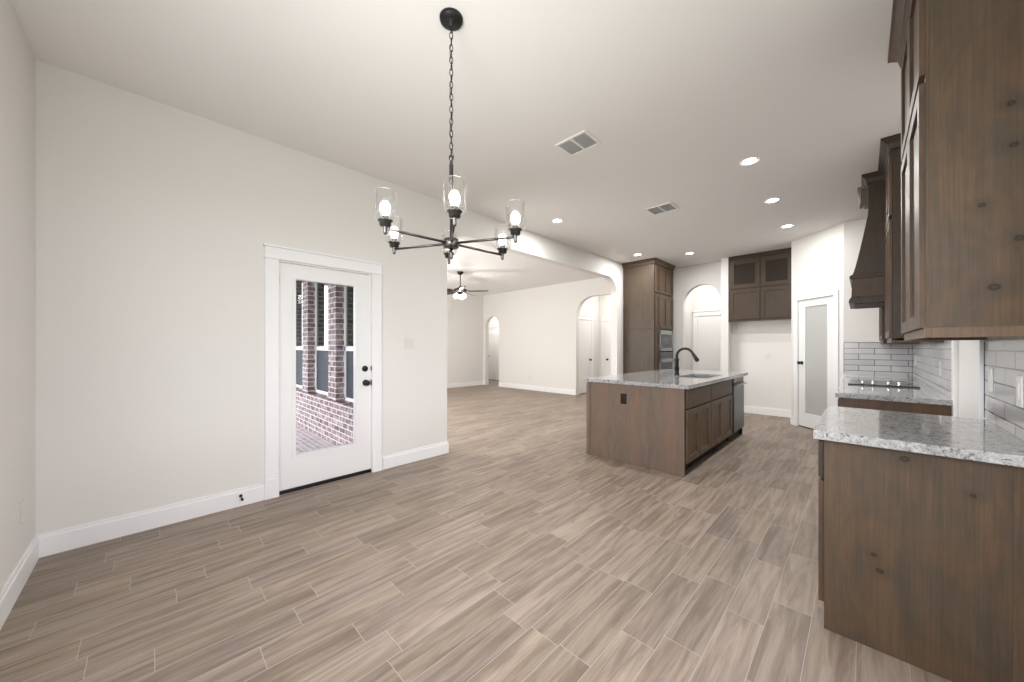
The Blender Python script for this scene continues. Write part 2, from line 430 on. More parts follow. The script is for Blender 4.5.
# dining wall with the patio door, wide cased opening to the living room and header
JY0, JY1, JZ = 2.525, 6.740, 2.705
outl = [(YB, 0), (DY0, 0), (DY0, DZ), (DY1, DZ), (DY1, 0), (JY0, 0)]
outl += arc(JY0 + .32, JZ - .32, .32, .32, 180, 90) + arc(JY1 - .36, JZ - .33, .36, .33, 90, 0)
outl += [(JY1, 0), (YF, 0), (YF, H), (YB, H)]
struct(MB().prism(outl, XL - .14, XL, 'x').build('wall_left', 'wall'), 'off white dining wall with patio door and wide rounded opening to living room', 'wall')
# back wall with the dining window
WX0, WX1, WZ0, WZ1 = -2.45, -0.25, 0.60, 2.40
b = MB()
b.box(XL - .14, WX0, YB - .14, YB, 0, H); b.box(WX1, XR + .15, YB - .14, YB, 0, H); b.box(WX0, WX1, YB - .14, YB, 0, WZ0); b.box(WX0, WX1, YB - .14, YB, WZ1, H)
struct(b.build('wall_back', 'wall'), 'off white wall at the far left edge meeting the patio door wall', 'wall')
wr = struct(thing('window_1', 'dining window in the back wall', 'window', ((WX0 + WX1) / 2, YB - .07, WZ0)))
b = MB()
for x0, x1, z0, z1 in ((WX0, WX0 + .06, WZ0, WZ1), (WX1 - .06, WX1, WZ0, WZ1), (WX0, WX1, WZ0, WZ0 + .06), (WX0, WX1, WZ1 - .06, WZ1), (-1.38, -1.32, WZ0, WZ1), (WX0, WX1, 1.47, 1.53)):
    b.box(x0, x1, YB - .10, YB - .04, z0, z1, .004)
b.build('window_frame', 'trim', wr); MB().box(WX0 + .03, WX1 - .03, YB - .073, YB - .068, WZ0 + .03, WZ1 - .03).build('window_pane', 'pane', wr)
SW0, SW1 = 0.05, 1.65
ws = struct(thing('window_6', 'unseen window added in the right wall for fill light', 'window', (XR + .07, .85, .60)))  # unseen side window, added to brighten the dining area
b = MB()
for y0, y1, z0, z1 in ((SW0, SW0 + .06, .6, 2.4), (SW1 - .06, SW1, .6, 2.4), (SW0, SW1, .6, .66), (SW0, SW1, 2.34, 2.4), (SW0, SW1, 1.47, 1.53)):
    b.box(XR + .04, XR + .10, y0, y1, z0, z1, .004)
b.build('window_frame', 'trim', ws); MB().box(XR + .068, XR + .073, SW0 + .03, SW1 - .03, .63, 2.37).build('window_pane', 'pane', ws)
struct(MB().box(XR, XR + .15, YB, SW0, 0, H).box(XR, XR + .15, SW0, SW1, 0, .6).box(XR, XR + .15, SW0, SW1, 2.4, H).box(XR, XR + .15, SW1, 3.20, 0, H).box(XR, XR + .15, 3.20, 3.93, 2.05, H).box(XR, XR + .15, 3.93, 6.86, 0, H).build('wall_right', 'wall'), 'white kitchen wall behind the tiled counters', 'wall')
# kitchen far right return wall (cooktop end) and diagonal pantry wall
struct(MB().box(-0.185, XR + .15, 6.86, 7.0, 0, H).build('wall_cooktop_end', 'wall'), 'white wall at the end of the cooktop counter, behind the range hood', 'wall')
A = Vector((-0.840, 7.503)); B = Vector((-0.185, 6.86)); dAB = (B - A).normalized(); nAB = Vector((dAB.y, -dAB.x))
if nAB.y > 0: nAB = -nAB
Ld = (B - A).length
frD = (Vector((A.x, A.y, 0)), Vector((dAB.x, dAB.y, 0)), Vector((nAB.x, nAB.y, 0)))
PD0, PD1, PDZ = 0.140, 0.780, 2.045        # pantry door opening along the diagonal
b = MB(); b.fbox(frD, 0, PD0, 0, H, -.12, 0); b.fbox(frD, PD1, Ld, 0, H, -.12, 0); b.fbox(frD, PD0, PD1, PDZ, H, -.12, 0)
struct(b.build('wall_pantry', 'wall'), 'white diagonal wall holding the pantry door', 'wall')
struct(MB().box(-0.84, -0.72, 7.51, YF, 0, H).build('wall_fridge_side', 'wall'), 'short white side wall right of the refrigerator recess', 'wall')
# far kitchen wall: arch and refrigerator recess
AX0, AX1 = -2.80, -2.065
outl = [(XL, 0), (AX0, 0)] + arc((AX0 + AX1) / 2, 2.22, (AX1 - AX0) / 2, .40, 180, 0, 16) + [(AX1, 0), (-0.77, 0), (-0.77, H), (XL, H)]
struct(MB().prism(outl, YF, YF + .14, 'y').build('wall_far', 'wall'), 'white far kitchen wall with a tall arched opening behind the island', 'wall')
struct(MB().box(-1.995, -1.865, 7.93, YF, 0, H).build('wall_stub', 'wall'), 'narrow white wall stub between arch and refrigerator recess', 'wall')
# living room
bx0 = XV
outl = [(XV, 0), (-9.124, 0)] + arc(-8.79, 1.98, .334, .33, 180, 0, 14) + [(-8.456, 0), (-5.45, 0)] + arc(-4.95, 2.10, .50, .51, 180, 90, 12) + arc(-4.10, 2.31, .30, .30, 90, 0, 12) + [(-3.80, 0), (XL - .14, 0), (XL - .14, H), (XV, H)]
struct(MB().prism(outl, YV, YV + .14, 'y').build('wall_living_far', 'wall'), 'off white living room wall with a small arch and a wide rounded opening', 'wall')
struct(MB().box(XV - .15, XV, 1.84, YV + .14, 0, H).build('wall_living_left', 'wall'), 'off white living room wall at left behind the ceiling fan', 'wall')
# hallways behind the arches
struct(MB().box(-11.0, -8.3, 9.35, 9.47, 0, H).box(-8.42, -8.30, YV + .14, 9.35, 0, H).box(-11.1, -11.0, YV, 9.47, 0, H).box(-11.0, XV - .15, YV, YV + .14, 0, H).build('wall_hall_small', 'wall'), 'white hall wall behind the small arch', 'wall')
struct(MB().box(-5.62, -5.50, YV + .14, 9.35, 0, H).box(-5.50, -3.10, 9.23, 9.35, 0, H).build('wall_hall_wide', 'wall'), 'white hall wall seen through the wide rounded opening', 'wall')
struct(MB().box(-3.10, -2.98, YF + .14, 9.90, 0, H).box(-2.98, -0.77, 9.35, 9.47, 0, H).box(-.89, -.77, YF + .14, 9.35, 0, H).build('wall_hall_kitchen', 'wall'), 'white hall wall behind the kitchen arch', 'wall')
struct(MB().box(XR, XR + .15, 6.86, 11.2, 0, H).box(-11.1, XR, 11.05, 11.2, 0, H).build('wall_outer', 'wall'), 'outer house wall behind the halls', 'wall')

# brick wall of the living room seen across the patio
GW = [(-5.07, -3.74)] ; pill = [(-5.375, -5.07), (-6.60, -6.31), (-7.84, -7.55), (-9.08, -8.79)]
b = MB(); b.box(XV - .15, XL - .14, 1.86, 2.08, -.06, .56); b.box(XV - .15, XL - .14, 1.86, 2.08, 2.62, H + .1)
for x0, x1 in pill: b.box(x0, x1, 1.75, 2.08, .56, 2.62)
b.box(XL - .30, XL - .14, 1.86, 2.08, .56, 2.62)
b.box(XV - .15, XL - .14, 1.775, 1.86, -.06, .535); 
struct(b.build('wall_patio_brick', 'brick'), 'washed red brick house wall with pillars outside the patio door', 'wall')
struct(MB().box(XV, XL - .14, 2.085, 2.12, 0, .56).box(XV, XL - .14, 2.085, 2.12, 2.62, H).build('wall_living_near', 'wall'), 'plaster inside the living room window wall', 'wall')
wins = [(-5.07, -3.90), (-6.31, -5.375), (-7.55, -6.60), (-8.79, -7.84)]
wl = ['patio window nearest the door jamb, right of both brick pillars', 'patio window between the two brick pillars', 'patio window left of both brick pillars', 'patio window farthest away along the brick wall']
for i, (x0, x1) in enumerate(wins):
    w = struct(thing('window_%d' % (i + 2), wl[i], 'window', ((x0 + x1) / 2, 1.9, .56)))
    b = MB(); f = .045
    for a in ((x0, x0 + f, .56, 2.62), (x1 - f, x1, .56, 2.62), (x0, x1, .56, .56 + f), (x0, x1, 2.62 - f, 2.62), (x0, x1, 1.235, 1.30)):
        b.box(a[0], a[1], 1.855, 1.885, a[2], a[3], .003)
    b.build('window_frame', 'trim', w)
    MB().box(x0 + .02, x1 - .02, 1.872, 1.880, 1.29, 2.60).build('window_pane', 'darkpane', w)
    MB().box(x0 + .02, x1 - .02, 1.868, 1.872, .58, 1.26).build('insect_screen', 'screen', w)
    MB().box(x0 - .0, x1 + .0, 2.09, 2.115, .56, 2.62).build('blind_backing', 'wall', w)
struct(MB().box(XV - .15, XL - .14, -1.9, 1.86, -.12, -.06).build('patio_floor', 'paver'), 'brick paver patio floor outside the glazed door', 'floor')
struct(MB().box(XV - .15, XL - .14, -1.9, 1.86, H - .25, H - .15).build('patio_ceiling', 'ceil'), 'covered patio ceiling above the brick wall', 'ceiling')
for x in (-5.3, -8.3):
    struct(MB().box(x, x + .45, -1.85, -1.40, -.06, H - .25).build('patio_column', 'brick'), 'brick column holding the patio roof', 'column')
struct(MB().prism([(-80, -80), (40, -80), (40, 80), (-80, 80)], -.30, -.16, 'z').build('ground', 'grass'), 'lawn around the house', 'ground')

# ------------------------------------------------------------------ baseboards
def basebd(fr, L, name):
    b = MB(); b.fbox(fr, 0, L, 0, .118, 0, .016, .002); b.fbox(fr, 0, L, .112, .142, 0, .010, .003)
    o = b.build(name, 'trim'); o['kind'] = 'structure'; return o
V3 = Vector; Zx = V3((1, 0, 0)); Yx = V3((0, 1, 0))
basebd((V3((XL, YB, 0)), Yx, Zx), .665 - YB, 'baseboard_left')
basebd((V3((XL, 1.705, 0)), Yx, Zx), JY0 - 1.705 + .012, 'baseboard_left')
basebd((V3((XL - .14, JY0, 0)), Zx, Yx), .14 + .014, 'baseboard_left')
basebd((V3((XL, YB, 0)), Zx, Yx), XR - XL, 'baseboard_back')
basebd((V3((XV, 2.12, 0)), Yx, Zx), YV - 2.12, 'baseboard_living_left')
basebd((V3((-8.456, YV, 0)), Zx, -Yx), -5.45 + 8.456, 'baseboard_living_far')
basebd((V3((XV, YV, 0)), Zx, -Yx), -9.124 - XV, 'baseboard_living_far')
basebd((V3((-1.865, YF, 0)), Zx, -Yx), -.84 + 1.865, 'baseboard_fridge_recess')
basebd((V3((-0.84, 7.51, 0)), Yx, -Zx), YF - 7.51, 'baseboard_fridge_side')
basebd((V3((-1.865, 7.93, 0)), Yx, Zx), YF - 7.93, 'baseboard_fridge_side')
basebd((V3((-5.50, 8.90, 0)), Yx, Zx), .33, 'baseboard_hall')
basebd((V3((-8.48, YF, 0)), Yx, -Zx), 1.1, 'baseboard_hall')

# ------------------------------------------------------------------ doors
def knob(mb, p, n, r=.027, reach=.06):
    n = V3(n); p = V3(p)
    mb.lathe(p, [(r * 1.1, 0), (r * 1.1, .004), (r * .9, .008), (.011, .010), (.011, reach * .45), (r * .75, reach * .55), (r, reach * .75), (r * .85, reach * .95), (0.001, reach)], 20, n)
    return mb
def casing(fr, u0, u1, ztop, w=.09, t=.02, head=.10, cap=True):
    """flat craftsman casing with plinth blocks and a taller head"""
    b = MB()
    b.fbox(fr, u0 - w, u0, .16, ztop, 0, t, .002); b.fbox(fr, u1, u1 + w, .16, ztop, 0, t, .002)
    b.fbox(fr, u0 - w - .006, u0, 0, .165, 0, t + .006, .003); b.fbox(fr, u1, u1 + w + .006, 0, .165, 0, t + .006, .003)
    if cap:
        b.fbox(fr, u0 - w - .008, u1 + w + .008, ztop, ztop + .018, 0, t + .010, .003)
        b.fbox(fr, u0 - w, u1 + w, ztop + .018, ztop + head, 0, t, .002)
        b.fbox(fr, u0 - w - .012, u1 + w + .012, ztop + head, ztop + head + .016, 0, t + .014, .003)
    else:
        b.fbox(fr, u0 - w, u1 + w, ztop, ztop + w, 0, t, .002)
    return b
# patio door
fr1 = (V3((XL, 0, 0)), Yx, Zx)
d1 = struct(thing('door_1', 'white full glass patio door in white casing beside the light switch', 'door', (XL, (DY0 + DY1) / 2, 0)))
casing(fr1, .770, 1.590, 2.045, w=.100).build('door_casing', 'trim', d1)
b = MB(); b.fbox(fr1, DY0, .770, 0, DZ, -.13, .002); b.fbox(fr1, 1.590, DY1, 0, DZ, -.13, .002); b.fbox(fr1, DY0, DY1, 2.033, DZ, -.13, .002)
b.build('door_jamb', 'trim', d1)
b = MB(); z0, z1, y0, y1 = .035, 2.030, .773, 1.587; gy0, gy1, gz0, gz1 = .905, 1.428, .325, 1.895
for a in ((y0, gy0, z0, z1), (gy1, y1, z0, z1), (gy0, gy1, z0, gz0), (gy0, gy1, gz1, z1)): b.fbox(fr1, *a, -.055, -.012)
sl = b.build('door_slab', 'doorwhite', d1)
b = MB(); m = .026
for a in ((gy0 - m, gy0, gz0 - m, gz1 + m), (gy1, gy1 + m, gz0 - m, gz1 + m), (gy0, gy1, gz0 - m, gz0), (gy0, gy1, gz1, gz1 + m)): b.fbox(fr1, *a, -.014, -.003, .003)
b.build('glass_bead', 'doorwhite', sl)
MB().fbox(fr1, gy0 - .01, gy1 + .01, gz0 - .01, gz1 + .01, -.036, -.031).build('glass_pane', 'pane', d1)
b = MB(); knob(b, (XL - .012, 1.532, .925), (1, 0, 0), .029); b.fbox((V3((XL, 1.586, .925)), Yx, Zx), -.002, .003, -.028, .028, -.03, .006); b.build('door_knob', 'black', d1)
b = MB(); b.lathe((XL - .012, 1.524, 1.070), [(.030, 0), (.030, .010), (.024, .016), (.006, .018), (.006, .03), (.004, .032)], 24, (1, 0, 0)); b.fbox((V3((XL, 1.586, 1.07)), Yx, Zx), -.002, .003, -.022, .022, -.03, .006); b.build('deadbolt', 'black', d1)
for z in (.25, 1.05, 1.85):
    MB().lathe((XL - .004, .7715, z), [(.006, 0), (.006, .09)], 10).build('hinge', 'louver', d1)
MB().fbox(fr1, DY0, DY1, 0.0005, .030, -.14, -.004, .003).build('threshold', 'bronze', d1)

def panel_slab(b, fr, u0, u1, z0, z1, n0, n1, panels):
    """slab with recessed panels: (pz0, pz1) list"""
    st = .11
    b.fbox(fr, u0, u0 + st, z0, z1, n0, n1); b.fbox(fr, u1 - st, u1, z0, z1, n0, n1)
    zs = [z0] + [q for p in panels for q in p] + [z1]
    for i in range(0, len(zs), 2): b.fbox(fr, u0 + st, u1 - st, zs[i], zs[i + 1], n0, n1)
    for p in panels:
        b.fbox(fr, u0 + st, u1 - st, p[0], p[1], n0 + .012, n1 - .012)
        b.fbox(fr, u0 + st + .04, u1 - st - .04, p[0] + .04, p[1] - .04, n0 + .008, n1 - .005, .003)
def hall_door(name, label, fr, u0, u1, knob_u, cap=True):
    root = struct(thing(name, label, 'door', tuple(fr[0] + fr[1] * ((u0 + u1) / 2))))
    casing(fr, u0, u1, 2.045, cap=cap).build('door_casing', 'trim', root)
    b = MB(); panel_slab(b, fr, u0 + .004, u1 - .004, .018, 2.04, .002, .014, [(.22, .92), (1.08, 1.90)]); b.build('door_slab', 'doorwhite', root)
    b = MB(); p = fr[0] + fr[1] * knob_u + V3((0, 0, .93)) + fr[2] * .014; knob(b, p, fr[2]); b.build('door_knob', 'black', root)
    MB().fbox(fr, u0, u1, 0.0005, .018, .001, .012).build('door_gap_shade', 'kick_shade', root)  # dark strip painted as the shade under the door
    return root
hall_door('door_2', 'white panelled hall door seen through the small arch in living room', (V3((0, 9.35, 0)), Zx, -Yx), -10.56, -9.86, -10.48)
hall_door('door_3', 'left white hall door seen through the wide opening, left of its corner', (V3((-5.50, 0, 0)), Yx, Zx), 8.19, 8.80, 8.70)
hall_door('door_4', 'right white hall door with black knob beside the opening post', (V3((0, 9.23, 0)), Zx, -Yx), -5.33, -4.57, -5.22)
hall_door('door_5', 'white panelled door seen through the kitchen arch behind the faucet', (V3((0, 9.35, 0)), Zx, -Yx), -2.86, -2.10, -2.17)
# pantry door
pd = struct(thing('door_6', 'white pantry door with frosted glass panel on the diagonal wall', 'door', tuple(frD[0] + frD[1] * ((PD0 + PD1) / 2))))
casing(frD, PD0, PD1, PDZ, w=.072, cap=False).build('door_casing', 'trim', pd)
b = MB(); gu0, gu1, gz0, gz1 = PD0 + .125, PD1 - .125, .235, 1.93
for a in ((PD0 + .004, gu0, .02, 2.04), (gu1, PD1 - .004, .02, 2.04), (gu0, gu1, .02, gz0), (gu0, gu1, gz1, 2.04)): b.fbox(frD, *a, -.045, -.006)
b.build('door_slab', 'doorwhite', pd)
MB().fbox(frD, gu0 - .005, gu1 + .005, gz0 - .005, gz1 + .005, -.032, -.020).build('frosted_glass_panel', 'frost', pd, label='frosted grey glass panel')
b = MB(); p = frD[0] + frD[1] * (PD0 + .062) + V3((0, 0, 1.035)) + frD[2] * (-.006); knob(b, p, frD[2], .027, .065); b.build('door_knob', 'black', pd)
MB().fbox(frD, PD0, PD1, .0005, .02, -.06, -.008).build('door_gap_shade', 'kick_shade', pd)  # shade below the pantry door, drawn as a dark strip
for z in (.3, 1.05, 1.8): MB().lathe(tuple(frD[0] + frD[1] * (PD1 - .002) + V3((0, 0, z))), [(.006, 0), (.006, .09)], 10).build('hinge', 'louver', pd)
basebd((frD[0], frD[1], frD[2]), PD0 - .078, 'baseboard_pantry')
basebd((frD[0] + frD[1] * (PD1 + .078), frD[1], frD[2]), Ld - PD1 - .078, 'baseboard_pantry')
# door between the counters on the right wall
d7 = struct(thing('door_7', 'white door and casing between the two tiled counter runs', 'door', (XR, 3.56, 0)))
fr7 = (V3((XR, 0, 0)), Yx, -Zx)
b = MB(); b.fbox(fr7, 3.10, 3.20, 0, 2.06, 0, .024, .003); b.fbox(fr7, 3.20, 3.215, 0, 2.05, -.1, .012); b.fbox(fr7, 3.93, 4.0, 0, 2.06, -.0, .016, .003); b.fbox(fr7, 3.10, 4.0, 2.05, 2.15, 0, .026, .003)
b.build('door_casing', 'trim', d7)
b = MB(); b.fbox(fr7, 3.216, 3.929, .01, 2.05, -.05, -.01, .002); b.build('door_slab', 'doorwhite', d7)

# ------------------------------------------------------------------ cabinet helpers
def shaker(b, fr, u0, u1, z0, z1, t=.020, rail=.057, n0=0.001, rec=.012):
    b.fbox(fr, u0, u0 + rail, z0, z1, n0, n0 + t, .0018); b.fbox(fr, u1 - rail, u1, z0, z1, n0, n0 + t, .0018)
    b.fbox(fr, u0 + rail, u1 - rail, z0, z0 + rail, n0, n0 + t, .0018); b.fbox(fr, u0 + rail, u1 - rail, z1 - rail, z1, n0, n0 + t, .0018)
    b.fbox(fr, u0 + rail - .002, u1 - rail + .002, z0 + rail - .002, z1 - rail + .002, n0, n0 + t - rec)
    return b
def add_door(root, fr, u0, u1, z0, z1, mat='wood', rail=.057, glass=False, name='cabinet_door', n0=0.001):
    b = MB()
    if glass:
        t = .02
        b.fbox(fr, u0, u0 + rail, z0, z1, n0, n0 + t, .0018); b.fbox(fr, u1 - rail, u1, z0, z1, n0, n0 + t, .0018)
        b.fbox(fr, u0 + rail, u1 - rail, z0, z0 + rail, n0, n0 + t, .0018); b.fbox(fr, u0 + rail, u1 - rail, z1 - rail, z1, n0, n0 + t, .0018)
        o = b.build(name, mat, root)
        MB().fbox(fr, u0 + rail - .003, u1 - rail + .003, z0 + rail - .003, z1 - rail + .003, n0 + .005, n0 + .009).build('glass_insert', 'cabglass', o)
        return o
    return shaker(b, fr, u0, u1, z0, z1, rail=rail, n0=n0).build(name, mat, root)
def add_drawer(root, fr, u0, u1, z0, z1, mat='wood'):
    return MB().fbox(fr, u0, u1, z0, z1, .001, .021, .003).build('drawer_front', mat, root)

# ------------------------------------------------------------------ kitchen island
IX0, IX1, IY0, IY1 = -2.375, -1.262, 3.70, 6.14
isl = thing('island_cabinet', 'stained alder kitchen island base with plank end panel and dark outlet', 'kitchen island', ((IX0 + IX1) / 2, (IY0 + IY1) / 2, 0))
MB().box(IX0 + .02, IX1 - .001, IY0 + .022, 4.60, .10, .874).box(IX0 + .02, IX1 - .001, 4.60, 5.41, .10, .675).box(IX1 - .03, IX1 - .001, 4.60, 5.41, .675, .874).box(IX0 + .02, -1.72, 4.60, 5.41, .675, .874).box(IX0 + .02, IX1 - .001, 5.41, 5.505, .10, .874).box(IX0 + .02, IX1 - .60, 5.505, IY1, .10, .874).box(IX0 + .02, IX1 - .001, 6.125, IY1, .0, .874).build('cabinet_body', 'kick_shade', isl)  # body coloured near black so door and dishwasher gaps look shaded
MB().box(IX0, IX1 + .010, IY0, IY0 + .022, .001, .874, .0015).build('end_panel', 'woodisland', isl)
MB().box(IX0, IX0 + .045, IY0 - .008, IY0 + .022, .001, .874, .002).build('corner_stile', 'woodisland', isl)
MB().box(IX0, IX0 + .02, IY0 + .023, IY1, .001, .874).build('back_panel', 'woodisland', isl)
MB().box(IX0 + .05, IX1 - .065, IY0 + .025, IY1 - .02, .001, .099).build('toe_kick', 'kick_shade', isl)
frI = (V3((IX1, 0, 0)), Yx, Zx)
for a, bb in ((3.752, 4.524), (4.548, 5.478)):
    add_drawer(isl, frI, a, bb, .672, .850, 'woodwarm')
    mid = (a + bb) / 2
    for u0, u1 in ((a, mid - .004), (mid + .004, bb)):
        add_door(isl, frI, u0, u1, .120, .655, 'woodwarm', rail=.062)
# worktop with sink cut-out
SX0, SX1, SY0, SY1 = -1.690, -1.310, 4.63, 5.38
CX0, CX1, CY0, CY1 = -2.385, -1.200, 3.672, 6.185
def slab(parts, z0=.875, z1=.915):
    b = MB()
    for p in parts: b.box(*p, z0, z1)
    bmesh.ops.remove_doubles(b.bm, verts=b.bm.verts, dist=1e-5)
    return b
tag(slab([(CX0, CX1, CY0, SY0), (CX0, CX1, SY1, CY1), (CX0, SX0, SY0, SY1), (SX1, CX1, SY0, SY1)]).build('island_countertop', 'granite'),
    'speckled pale granite worktop on the kitchen island with sink cut-out', 'countertop')
b = MB(); zt = .874; t = .006; zb = .69
b.box(SX0 - .012, SX1 + .012, SY0 - .012, SY1 + .012, zb - t, zb)
b.box(SX0 - .012, SX0 - .004, SY0 - .012, SY1 + .012, zb, zt); b.box(SX1 + .004, SX1 + .012, SY0 - .012, SY1 + .012, zb, zt)
b.box(SX0 - .012, SX1 + .012, SY0 - .012, SY0 - .004, zb, zt); b.box(SX0 - .012, SX1 + .012, SY1 + .004, SY1 + .012, zb, zt)
sk = thing('sink', 'undermount stainless steel sink set into the island worktop', 'sink', ((SX0 + SX1) / 2, (SY0 + SY1) / 2, zb - t))
b.build('basin', 'steel', sk)
MB().lathe(((SX0 + SX1) / 2, (SY0 + SY1) / 2, zb + .0005), [(.045, 0), (.045, .003), (.03, .004), (.028, .001), (.001, .001)], 24).build('drain', 'chrome', sk)
FX, FY = -1.765, 4.93
fc = thing('faucet', 'matte black gooseneck pull-down kitchen faucet on the island worktop', 'faucet', (FX, FY, .915))
MB().lathe((FX, FY, .9155), [(.034, 0), (.034, .006), (.029, .012), (.027, .07), (.031, .078), (.031, .10), (.025, .11), (.025, .19), (.029, .196), (.029, .215), (.017, .225)], 24).build('faucet_body', 'black', fc)
R = .104; pts = [(FX, FY, 1.13), (FX, FY, 1.16)] + [(FX + R - R * math.cos(math.radians(a)), FY, 1.165 + R * math.sin(math.radians(a))) for a in range(0, 155, 11)]
MB().tube(pts, .016, 12).build('gooseneck', 'black', fc)
e = V3(pts[-1]); dirv = (V3(pts[-1]) - V3(pts[-2])).normalized()
MB().lathe(tuple(e - dirv * .005), [(.0165, 0), (.019, .02), (.021, .06), (.026, .09), (.026, .12), (.018, .128)], 18, tuple(dirv)).build('spray_head', 'black', fc)
b = MB(); b.lathe((FX, FY - .018, 1.01), [(.014, 0), (.014, .03), (.010, .036)], 16, (0, -1, 0)); b.tube([(FX, FY - .045, 1.01), (FX + .01, FY - .055, 1.04), (FX + .02, FY - .06, 1.085)], [.007, .0065, .008], 10)
b.build('faucet_lever', 'black', fc)
# dishwasher
dw = thing('dishwasher', 'stainless steel dishwasher built into the far end of the island', 'dishwasher', (IX1 - .28, 5.81, 0))
MB().box(IX1 - .57, IX1 - .005, 5.512, 6.115, .10, .870).build('tub', 'kick_shade', dw)
MB().box(IX1 - .004, IX1 + .028, 5.545, 6.105, .125, .790, .004).build('door_panel', 'steeldark', dw)
MB().box(IX1 - .004, IX1 + .022, 5.545, 6.105, .797, .862, .003).build('control_strip', 'greyglass', dw)
b = MB(); b.tube([(IX1 + .062, 5.56, .765), (IX1 + .062, 6.08, .765)], .010, 12)
for y in (5.59, 6.05): b.tube([(IX1 + .026, y, .765), (IX1 + .062, y, .765)], .007, 8)
b.build('handle', 'steel', dw)
MB().box(IX1 - .05, IX1 - .04, 5.53, 6.11, .001, .10).build('toe_panel', 'kick_shade', dw)
# dark outlet on the island
def outlet(name, label, fr, u, z, mat='plate', w=.072, h=.116, kind='outlet', group=None, dark='kick_shade'):
    r = thing(name, label, kind, tuple(fr[0] + fr[1] * u + V3((0, 0, z - h / 2))), group)
    MB().fbox(fr, u - w / 2, u + w / 2, z - h / 2, z + h / 2, .0005, .006, .002).build('cover_plate', mat, r)
    b = MB()
    n = max(1, round(w / .072))
    for k in range(n):
        uc = u - w / 2 + (k + .5) * w / n
        if kind == 'outlet':
            b.fbox(fr, uc - .017, uc + .017, z + .006, z + .036, .006, .0085, .002); b.fbox(fr, uc - .017, uc + .017, z - .036, z - .006, .006, .0085, .002)
        else:
            b.fbox(fr, uc - .017, uc + .017, z - .034, z + .034, .006, .0095, .002)
    b.build('socket' if kind == 'outlet' else 'rocker', mat, r)
    return r
outlet('wall_outlet', 'dark bronze outlet on the plank end of the island', (V3((0, IY0, 0)), Zx, -Yx), -1.895, .712, 'bronze')

# ------------------------------------------------------------------ crown moulding
def crown(b, x0, x1, y0, y1, z0, z1, proj, left=0, right=0, front=0, back=0):
    """stacked profile; sides flagged 1 project outward (left=-x right=+x front=-y back=+y)"""
    prof = [(0, .004), (.10, .006), (.16, .30), (.55, .45), (.80, .85), (.86, 1.0), (1, 1.0)]
    b.loft([(z0 + (z1 - z0) * h, x0 - proj * p * left, x1 + proj * p * right, y0 - proj * p * front, y1 + proj * p * back) for h, p in prof])

# ------------------------------------------------------------------ tall oven cabinet
TX, TY0, TY1 = -2.94, 7.00, 7.985
tc = thing('tall_oven_cabinet', 'floor to ceiling stained alder cabinet housing the microwave and wall oven', 'cabinet', ((XL + TX) / 2, (TY0 + TY1) / 2, 0))
b = MB(); g0, g1 = 7.245, 7.945
b.box(XL + .002, TX, TY0 + .02, g0 - .004, .001, 2.94); b.box(XL + .002, TX, g1 + .004, TY1, .001, 2.94)
b.box(XL + .002, TX, g0 - .004, g1 + .004, .001, .43); b.box(XL + .002, TX, g0 - .004, g1 + .004, 1.645, 2.94)
b.box(XL + .002, XL + .02, g0 - .004, g1 + .004, .43, 1.645)
b.build('cabinet_body', 'woodtall', tc)
MB().box(XL + .002, TX + .0, TY0, TY0 + .019, .001, 1.648, .0015).build('side_panel', 'woodtall', tc)
MB().box(XL + .002, TX + .0, TY0, TY0 + .019, 1.654, 2.94, .0015).build('side_panel', 'woodtall', tc)
b = MB(); crown(b, XL + .002, TX, TY0, TY1, 2.935, H - .002, .055, right=1, front=1); b.build('crown_moulding', 'wood', tc)
frT = (V3((TX, 0, 0)), Yx, Zx)
for z0, z1 in ((1.672, 2.345), (2.385, 2.925)):
    add_door(tc, frT, 7.03, 7.215, z0, z1, 'wood', .05)
    add_door(tc, frT, 7.235, 7.592, z0, z1, 'wood', .055); add_door(tc, frT, 7.598, 7.955, z0, z1, 'wood', .055)
add_door(tc, frT, 7.03, 7.215, .12, 1.64, 'wood', .05); add_drawer(tc, frT, 7.235, 7.955, .12, .41, 'wood')
mw = thing('microwave', 'built-in stainless microwave with dark window above the wall oven', 'microwave', (TX - .2, (g0 + g1) / 2, 1.205))
MB().box(TX - .42, TX - .001, g0 + .02, g1 - .02, 1.215, 1.625).build('housing', 'kick_shade', mw)
b = MB()
for a in ((g0, g0 + .055, 1.205, 1.636), (g1 - .055, g1, 1.205, 1.636), (g0, g1, 1.205, 1.27), (g0, g1, 1.555, 1.636)): b.box(TX, TX + .018, a[0], a[1], a[2], a[3], .003)
b.build('trim_frame', 'steel', mw); MB().box(TX, TX + .016, g0 + .056, g1 - .056, 1.271, 1.554).build('door_glass', 'greyglass', mw, label='dark glass door')
MB().box(TX + .0165, TX + .018, g0 + .12, g1 - .20, 1.32, 1.51).build('window', 'blackglass', mw)
ov = thing('wall_oven', 'stainless steel wall oven below the microwave with dark glass door', 'oven', (TX - .2, (g0 + g1) / 2, .445))
MB().box(TX - .42, TX - .001, g0 + .02, g1 - .02, .455, 1.185).build('housing', 'kick_shade', ov)
MB().box(TX, TX + .02, g0, g1, 1.055, 1.185, .003).build('control_panel', 'greyglass', ov)
b = MB()
for a in ((g0, g0 + .04, .445, 1.05), (g1 - .04, g1, .445, 1.05), (g0, g1, .445, .51), (g0, g1, .97, 1.05)): b.box(TX, TX + .022, a[0], a[1], a[2], a[3], .003)
b.build('door_frame', 'steel', ov); MB().box(TX, TX + .019, g0 + .041, g1 - .041, .511, .969).build('door_glass', 'greyglass', ov)
b = MB(); b.tube([(TX + .065, g0 + .05, 1.01), (TX + .065, g1 - .05, 1.01)], .011, 12)
for y in (g0 + .09, g1 - .09): b.tube([(TX + .02, y, 1.01), (TX + .065, y, 1.01)], .007, 8)
b.build('handle', 'steel', ov)

